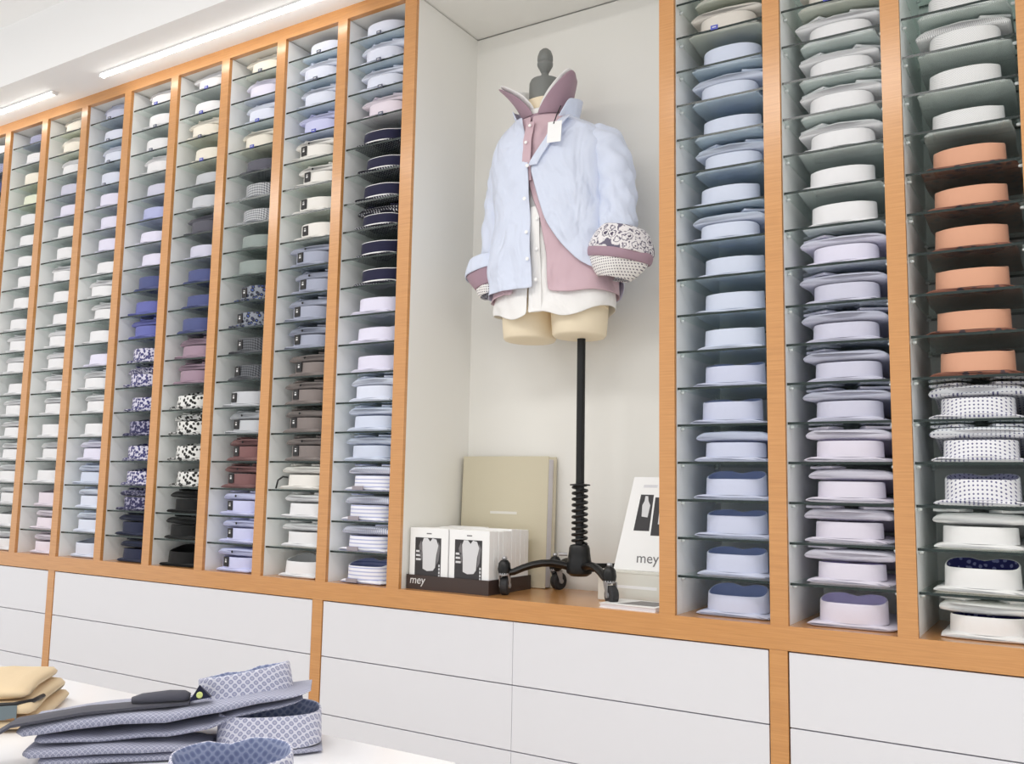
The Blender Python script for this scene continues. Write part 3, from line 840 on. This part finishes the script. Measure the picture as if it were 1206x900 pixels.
for prt, m_, r_, za, zb_ in ((pink, MAUVE, (.0715, .0675), 2.255, 2.292), (white, WHITEF, (.0655, .0615), 2.262, 2.312)):
    v, f = loft([[(.436 + r_[0] * k_ * math.sin(2 * math.pi * j / 36), MY - r_[1] * k_ * math.cos(2 * math.pi * j / 36), z) for j in range(36)] for z, k_ in ((za, 1.05), ((za + zb_) / 2, 1.0), (zb_, 1.0))], cap0=False, cap1=False)
    cloth('collar_stand', shp((v, f)), m_, prt, .002)
# pink and white fronts
pL = [(1.70, .40), (1.95, .425), (2.05, .440), (2.27, .425), (2.29, .425)]
pR = [(1.70, .520), (1.85, .510), (1.95, .488), (2.05, .445), (2.27, .430), (2.29, .430)]
ZSP = [1.728] + ZS[1:]
cloth('body', shp(shell(ZSP, .014, pL, pR, lambda px, c: -.006 - .012 * max(0, -c) + .004 * math.sin(9 * px), amp=1.35, flare=.06)), PINKF, pink)
wL = [(1.60, .45), (2.29, .432)]; wR = [(1.60, .452), (2.29, .434)]
ZSW = [1.672, 1.685, 1.70, 1.72] + ZS[2:]
cloth('body', shp(shell(ZSW, .006, wL, wR, lambda px, c: -.020 * abs(px) ** 1.5 * 0 + .010 * math.sin(7 * px + 1) - .012 * max(0, c) + .03 * max(0, abs(px) - .75), amp=1.3, flare=.04)), WHITEF, white)
band([(1.6, .482), (2.2, .468)], 0, .014, WHITEF, white, 'button_band', 1.668, 1.98, .03, .002)
for z in (1.94, 1.85, 1.76): button(.484, z, .026, CARDW, white, .005)
band(pL, .008, .022, PINKF, pink, 'button_band', 2.06, 2.255, .028, .002)
for z in (2.24, 2.18): button(.438, z, .024, CARDW, pink, .005)
# swing tag
tgx, tgz = .540, 2.190; ty = front_y(tgx, tgz, .04) - .010
o = mesh_obj('swing_tag', *shp((rot_pts(boxv(tgx - .023, tgx + .023, ty - .001, ty, tgz - .031, tgz + .031), 'Y', .06, (tgx, ty, tgz)), BOXF)), CARDW, blue); o['label'] = 'blank white swing tag'
v, f = tube([(tgx - .002, ty - .002, tgz + .024), (tgx + .004, ty + .004, tgz + .05), (tgx + .008, ty + .022, tgz + .085)], .0018, 6)
mesh_obj('tag_string', *shp((v, f)), LABELK, blue, True)

# ------------------------------------------------------------------ the niche: boxes, binder, brochure
tray = empty('display_tray', (.199, .15, ZL))
tag(tray, 'low dark brown cardboard tray holding two rows of slim white boxes', 'tray')
tx0, tx1, ty0, ty1 = -.148, .148, -.118, .118
box('base', tx0, tx1, ty0, ty1, 0, .003, BROWNC, tray)
box('front_wall', tx0, tx1, ty0, ty0 + .003, .003, .042, BROWNC, tray)
box('back_wall', tx0, tx1, ty1 - .003, ty1, .003, .042, BROWNC, tray)
for a, b in ((tx0, tx0 + .003), (tx1 - .003, tx1)): box('side_wall', a, b, ty0 + .003, ty1 - .003, .003, .042, BROWNC, tray)
def lettering(text, size, m_, parent, loc, rot=(math.pi / 2, 0, 0), name='lettering', extrude=.0004, shear=0.):
    cu = bpy.data.curves.new(name, 'FONT'); cu.body = text; cu.size = size; cu.extrude = extrude; cu.shear = shear; cu.resolution_u = 3
    tmp = bpy.data.objects.new('tmp', cu); col.objects.link(tmp)
    dg = bpy.context.evaluated_depsgraph_get(); me = bpy.data.meshes.new_from_object(tmp.evaluated_get(dg))
    bpy.data.objects.remove(tmp); bpy.data.curves.remove(cu)
    me.materials.clear(); me.materials.append(m_)
    o_ = link(name, me, parent, loc); o_.rotation_euler = rot
    return o_
lettering('mey', .034, LABELW, tray, (tx0 + .012, ty0 - .0005, .017), shear=.15)
PHOTO_D = mat('print_dark', (.20, .19, .20), .4, build=paint_build(60, .02))
PHOTO_M = mat('print_mid', (.45, .44, .45), .4, build=paint_build(60, .02))
PHOTO_L = mat('print_light', (.84, .84, .85), .4, build=paint_build(60, .02))
def slab(name, outline, y, th, m_, parent):
    """flat printed shape: outline in x,z on a front face at y"""
    n = len(outline); V = [(x, y - th, z) for x, z in outline] + [(x, y, z) for x, z in outline]
    Fc = [tuple(range(n)), tuple(range(2 * n - 1, n - 1, -1))] + [(i, (i + 1) % n, n + (i + 1) % n, n + i) for i in range(n)]
    return mesh_obj(name, V, Fc, m_, parent)
nd_ = 9; bd_ = .0246
for cidx, bx in enumerate((-.0725, .0725)):
    for k in range(nd_):
        yc = ty0 + .006 + bd_ * (k + .5)
        t = empty('garment_box', (.199 + bx + random.uniform(-.0008, .0008), .15 + yc, ZL + .0032))
        hb = .178 + random.uniform(-.003, .002) if k else .178
        hw = .0705
        box('carton', -hw, hw, -bd_ / 2 + .0004, bd_ / 2 - .0004, 0, hb, CARDW, t, .0012)
        colname = ('by the niche side panel', 'by the mannequin stand')[cidx]
        if k == 0:
            tag(t, 'slim white box with printed torso photo, frontmost in tray, %s' % colname, 'box', 'slim white boxes in the brown tray')
            yf = -bd_ / 2 + .0004
            a, b, c_, d_ = -.050, .046, .030, .150
            pic = slab('picture', [(a, c_), (b, c_), (b, d_), (a, d_)], yf, .0004, PHOTO_D, t); pic['label'] = 'dark printed photo of a torso in a white undershirt'
            slab('printed_torso', [(-.020, .058), (-.004, .052), (.018, .054), (.026, .064), (.029, .100), (.036, .128), (.028, .146), (.014, .149), (.006, .139), (-.004, .149), (-.018, .149), (-.024, .135), (-.021, .100)], yf - .0004, .0003, PHOTO_L, pic)
            slab('printed_arm', [(.029, .070), (.038, .085), (.043, .125), (.036, .140), (.032, .110)], yf - .0004, .0002, PHOTO_M, pic)
            slab('printed_arm', [(-.023, .080), (-.030, .095), (-.036, .125), (-.028, .142), (-.022, .115)], yf - .0004, .0002, PHOTO_M, pic)
            for q in range(3): slab('printed_text', [(-.046, .082 + q * .012), (-.028, .082 + q * .012), (-.028, .088 + q * .012), (-.046, .088 + q * .012)], yf - .0004, .0002, PHOTO_L, pic)
            for q in range(4): slab('printed_text', [(.038, .036 + q * .010), (.043, .036 + q * .010), (.043, .043 + q * .010), (.038, .043 + q * .010)], yf - .0004, .0002, PHOTO_L, pic)
            slab('printed_text', [(-.008, .1605), (.010, .1605), (.010, .164), (-.008, .164)], yf, .0003, PHOTO_M, t)
        else:
            tag(t, 'slim white box, %s in its row in brown tray, %s' % (ORD[k + 1], colname), 'box', 'slim white boxes in the brown tray')

LINEN = mat('linen_cover', (.80, .77, .68), .85, build=paint_build(260, .35))
bind = empty('sample_binder', (.235, .318, ZL)); bind.rotation_euler = (-.035, 0, 0)
tag(bind, 'tall beige linen sample binder standing against the niche wall behind the white boxes', 'binder')
box('front_cover', -.172, .150, -.030, -.026, 0, .405, LINEN, bind, .0015)
box('back_cover', -.172, .158, .006, .010, 0, .405, LINEN, bind, .0015)
pts = []
for z in (0, .405): pts.append([(-.172 - .004 * math.sin(a) * 1, -.010 - .020 * math.cos(a), z) for a in [math.pi * k / 8 for k in range(9)]] + [(-.168, .006, z), (-.168, -.026, z)])
v, f = loft(pts); mesh_obj('spine', v, f, LINEN, bind, True, sharp=40)
box('pages', -.165, .148, -.0255, .0055, .004, .396, PAPER, bind)
slab('cover_print', [(-.06, .222), (.04, .222), (.04, .230), (-.06, .230)], -.030, .0004, mat('cover_print', (.88, .87, .84), .6, build=paint_build(60, .02)), bind)
# brochure leaning on a cream box
blk = empty('card_box', (.748, .200, ZL))
tag(blk, 'low cream cardboard box carrying the leaning white brochure', 'box')
box('carton', -.118, .122, -.045, .045, 0, .082, mat('cream_card', (.87, .865, .83), .6, build=paint_build(60, .04)), blk, .003)
box('lid', -.1195, .1235, -.0465, .0465, .078, .084, mat('cream_card', (.87, .865, .83), .6), blk, .001)
slab('printed_text', [(-.06, .038), (.06, .038), (.06, .046), (-.06, .046)], -.045, .0004, CARDW, blk)
bro = empty('brochure', (.768, .190, ZL + .0845)); bro.rotation_euler = (-.16, .0, 0)
tag(bro, 'white printed brochure card leaning upright against the niche wall', 'brochure')
OUT = [(-.105, 0), (.105, 0), (.105, .262), (-.060, .262)]
V8 = [(x, -.0015, z) for x, z in OUT] + [(x, .0015, z) for x, z in OUT]
mesh_obj('card', V8, [(0, 1, 2, 3), (7, 6, 5, 4), (0, 4, 5, 1), (1, 5, 6, 2), (2, 6, 7, 3), (3, 7, 4, 0)], CARDW, bro)
p = slab('picture', [(-.052, .110), (-.005, .110), (.003, .212), (-.036, .212)], -.0015, .0004, PHOTO_D, bro); p['label'] = 'dark printed photo of a figure in a white top'
slab('printed_figure', [(-.030, .150), (-.012, .148), (-.006, .182), (-.012, .194), (-.014, .208), (-.022, .208), (-.024, .194), (-.030, .182)], -.0019, .0003, PHOTO_L, p)
p = slab('picture', [(.000, .098), (.050, .098), (.055, .205), (.008, .205)], -.0015, .0004, PHOTO_D, bro)
slab('printed_figure', [(.02, .13), (.036, .13), (.04, .17), (.034, .19), (.024, .19)], -.0019, .0003, PHOTO_L, p)
lettering('mey', .040, PHOTO_M, bro, (-.038, -.0017, .022))
slab('printed_text', [(-.030, .232), (.012, .232), (.013, .240), (-.029, .240)], -.0015, .0003, mat('print_pale', (.84, .84, .86), .5, build=paint_build(60, .02)), bro)
mag = empty('magazine', (.805, .080, ZL), -.06)
tag(mag, 'thin glossy magazine lying flat on the ledge beside a caster wheel', 'magazine')
box('pages', -.098, .062, -.062, .055, .001, .010, PAPER, mag)
box('cover', -.100, .062, -.064, .057, .010, .0112, CARDW, mag)
box('back_cover', -.100, .062, -.064, .057, 0, .001, CARDW, mag)
p = mesh_obj('picture', [(-.055, -.045, .0116), (.05, -.040, .0116), (.05, .045, .0116), (-.03, .04, .0116), (-.055, -.045, .0112), (.05, -.040, .0112), (.05, .045, .0112), (-.03, .04, .0112)], BOXF, PHOTO_M, mag)

# ------------------------------------------------------------------ table in the foreground with garments
TZ = .74
tab = empty('display_table', (-.55, -1.42, 0))
tag(tab, 'plain white sales table standing in front of the drawers', 'table')
box('tabletop', -1.5, 1.5, -.45, .45, TZ - .04, TZ, TABLEW, tab, .003)
for sx in (-1, 1):
    for sy in (-1, 1): box('leg', sx * 1.42 - .03, sx * 1.42 + .03, sy * .38 - .03, sy * .38 + .03, 0, TZ - .04, TABLEW, tab, .002)
for sy in (-1, 1): box('apron', -1.39, 1.39, sy * .38 - .01, sy * .38 + .01, TZ - .12, TZ - .04, TABLEW, tab)

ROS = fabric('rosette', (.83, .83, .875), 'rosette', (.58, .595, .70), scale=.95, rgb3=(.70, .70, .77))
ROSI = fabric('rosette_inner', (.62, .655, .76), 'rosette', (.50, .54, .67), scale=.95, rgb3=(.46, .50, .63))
ROSC = fabric('rosette_cloth', (.70, .705, .765), 'rosette', (.52, .535, .625), scale=.6, rgb3=(.62, .625, .69))
CHAR = fabric('charcoal_lining', (.31, .31, .345))
NAVYI = fabric('navy_lining', (.13, .14, .22))
def layer(path, N=20, rnd=None, wob=.004, y0=0., y1=.19, drop=0.):
    """a folded cloth layer running along local x: (x, z centre, thickness)"""
    rings = []; ph = rnd.uniform(0, 6); ph2 = rnd.uniform(0, 6)
    # refine the path
    fine = []
    for A, B in zip(path, path[1:]):
        m_ = 3 if B[0] - A[0] > .04 else 1
        for k in range(m_): fine.append(tuple(a + (b - a) * k / m_ for a, b in zip(A, B)))
    fine.append(path[-1])
    for i, (x, zc, th) in enumerate(fine):
        r = []
        e = .012 if i in (0, len(fine) - 1) else 0
        for j in range(N):
            a = 2 * math.pi * j / N; c, s_ = math.cos(a), math.sin(a)
            yy = (y0 + y1) / 2 + ((y1 - y0) / 2 - e) * math.copysign(abs(c) ** .35, c)
            zz = zc + math.copysign(abs(s_) ** .7, s_) * th / 2
            zz += wob * (.6 * math.sin(x * 31 + ph) + .4 * math.sin(x * 67 + ph2)) * (1 if th > .008 else .3)
            zz -= drop * max(0, yy - .088)
            r.append((x + wob * math.sin(yy * 33 + ph), yy + wob * math.sin(x * 40 + ph2), zz))
        rings.append(r)
    return loft(rings)
AX = .785
PD = Vector((math.cos(AX), math.sin(AX), 0)); PN = Vector((-math.sin(AX), math.cos(AX), 0))
PO = Vector((.59, -1.23, 0))
def pile_shirt(a, b, label, leaves, cpos, rz, tilt, cscale, seedv):
    rnd = random.Random(seedv); q = PO + PD * a + PN * b
    t = empty('patterned_shirt', (q.x, q.y, TZ), AX)
    tag(t, label, 'shirt', 'patterned shirts piled on the table')
    for nm, pth, y0, y1, wb in leaves:
        v, f = layer(pth, rnd=rnd, wob=wb, y0=y0, y1=y1, drop=.3 if seedv == 13 else 0.); mesh_obj(nm, v, f, ROSC, t, True, sharp=60)
    V, Fc, mi = collar_geo(.046, {13: .034, 11: .042}.get(seedv, .050), 0., 44)
    V = [(p[0] * cscale, p[1] * cscale, (p[2] - ZB) * cscale) for p in V]
    V = rot_pts(V, 'Z', rz)
    for ax_, an_ in tilt: V = rot_pts(V, ax_, an_)
    V = [(p[0] + cpos[0], p[1] + cpos[1], p[2] + cpos[2]) for p in V]
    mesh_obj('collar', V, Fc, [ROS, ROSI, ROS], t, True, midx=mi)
    return t
s2 = pile_shirt(0, 0, 'patterned grey-blue shirt lying under the one with the charcoal strip on the table',
    [('body', [(-.18, .0070, .006), (-.17, .0075, .012), (-.1, .0075, .013), (0, .0075, .013), (.1, .0075, .013), (.20, .0070, .011), (.235, .0050, .005)], 0, .115, .0),
     ('folded_front', [(-.20, .020, .007), (-.19, .0215, .015), (-.1, .0225, .016), (0, .0215, .014), (.045, .0195, .010), (.065, .017, .005)], -.004, .085, .0012)],
    (.152, .052, .0135), .05, [], 1.08, 12)
s3 = pile_shirt(0, 0, 'patterned grey-blue shirt with a charcoal strip and lime button, topmost of the pile',
    [('body', [(-.19, .037, .006), (-.18, .038, .012), (-.1, .038, .012), (0, .040, .012), (.06, .048, .011), (.10, .0655, .010), (.16, .0745, .008), (.20, .084, .004)], .004, .19, .0018),
     ('folded_front', [(-.21, .052, .008), (-.20, .055, .020), (-.1, .064, .024), (0, .068, .022), (.08, .078, .020), (.16, .090, .014), (.20, .0955, .006), (.215, .098, .003)], -.004, .19, .0018)],
    (.113, .072, .083), .10, [('Y', -.16), ('X', .0)], .97, 13)
s1 = pile_shirt(-.01, -.285, 'patterned grey-blue shirt lying flat on the table in front of the pile',
    [('body', [(-.20, .0070, .006), (-.19, .0075, .012), (-.1, .0075, .013), (0, .0075, .013), (.1, .0075, .013), (.18, .0070, .011), (.21, .0050, .005)], 0, .19, .0),
     ('folded_front', [(-.20, .020, .007), (-.19, .0215, .015), (-.1, .0225, .016), (-.03, .0205, .010), (.0, .017, .005)], -.004, .19, .001)],
    (.118, .100, .017), .12, [('X', .14)], 1.08, 11)
# charcoal strip lying over the top shirt
rings = []
for x, z, y_, w_ in ((-.36, .010, -.03, .05), (-.30, .020, -.025, .052), (-.25, .045, -.02, .052), (-.215, .067, -.012, .05), (-.12, .0795, -.002, .046), (-.04, .0835, .004, .042), (.03, .0865, .008, .038)):
    rings.append([(x, y_ + w_ * k / 4, z + .003 * math.sin(k * math.pi / 4)) for k in range(5)] + [(x, y_ + w_ * k / 4, z - .004) for k in (4, 3, 2, 1, 0)])
v, f = loft(rings); o = mesh_obj('sleeve_lining', v, f, CHAR, s3, True, sharp=40); o['label'] = 'charcoal cloth strip folded over the shirt'
v, f = tube([(-.055, .02, .090), (-.04, .019, .092), (0.0, .017, .0955), (.022, .016, .0955), (.03, .016, .094)], [.006, .010, .011, .010, .006], 14, squash=.8)
o = mesh_obj('cuff', v, f, CHAR, s3, True); o['label'] = 'rolled charcoal cuff'
v, f = loft([[(.030, .002, .089), (.062, .004, .094), (.044, .004, .113)], [(.030, .022, .087), (.062, .022, .092), (.044, .018, .110)]])
o = mesh_obj('collar_point', v, f, NAVYI, s3)
v, f = lathe([(.0001, 0), (.0048, 0), (.0048, .002), (.003, .003), (.0001, .002)], 14)
v = [(.045 + p[0], .0025 - p[2], .0985 + p[1]) for p in v]
o = mesh_obj('button', v, f, mat('lime_button', (.80, .84, .52), .4, build=paint_build(60, .02)), s3, True, sharp=40); o['label'] = 'lime green button'

TAN = fabric('tan_cotton', (.85, .765, .63)); TAND = fabric('tan_seam', (.62, .47, .33))
tj = empty('tan_jacket', (.084, -1.271, TZ + .001), .785); tj.scale = (1, 1, .86)
tag(tj, 'folded tan cotton garment with a dark zip lying beside the patterned shirts', 'garment')
rnd = random.Random(5)
prev = 0
for i, (zc, th, sx, y0, y1, nm) in enumerate(((.014, .026, .150, -.12, .14, 'lower_fold'), (.040, .028, .142, -.115, .13, 'middle_fold'), (.066, .026, .128, -.10, .12, 'upper_fold'))):
    P_ = [(-sx - .15, zc, th * .9), (-sx, zc, th), (-.05, zc + .003, th * 1.1), (.05, zc + .002, th * 1.1), (sx - .03, zc, th), (sx - .008, zc - .001, th * .8), (sx, zc - .002, th * .35)]
    v, f = layer(P_, rnd=rnd, wob=.0035 if i else 0., y0=y0, y1=y1); mesh_obj(nm, v, f, TAN, tj, True, sharp=70)
v, f = tube([(-.16, -.119, .055), (-.02, -.121, .055), (.06, -.120, .054), (.115, -.113, .053), (.138, -.085, .052), (.143, -.04, .050)], .0045, 8)
o = mesh_obj('zip', v, f, LABELK, tj, True); o['label'] = 'dark zip'
mesh_obj('woven_label', rot_pts(boxv(.085, .122, -.1225, -.119, .026, .052), 'Z', .12, (.10, -.12, .03)), BOXF, mat('slate_label', (.42, .47, .49), .6, build=paint_build(60, .05)), tj)
v, f = tube([(-.16, -.121, .027), (0, -.122, .028), (.12, -.119, .027)], .0025, 6)
mesh_obj('seam', v, f, TAND, tj, True)
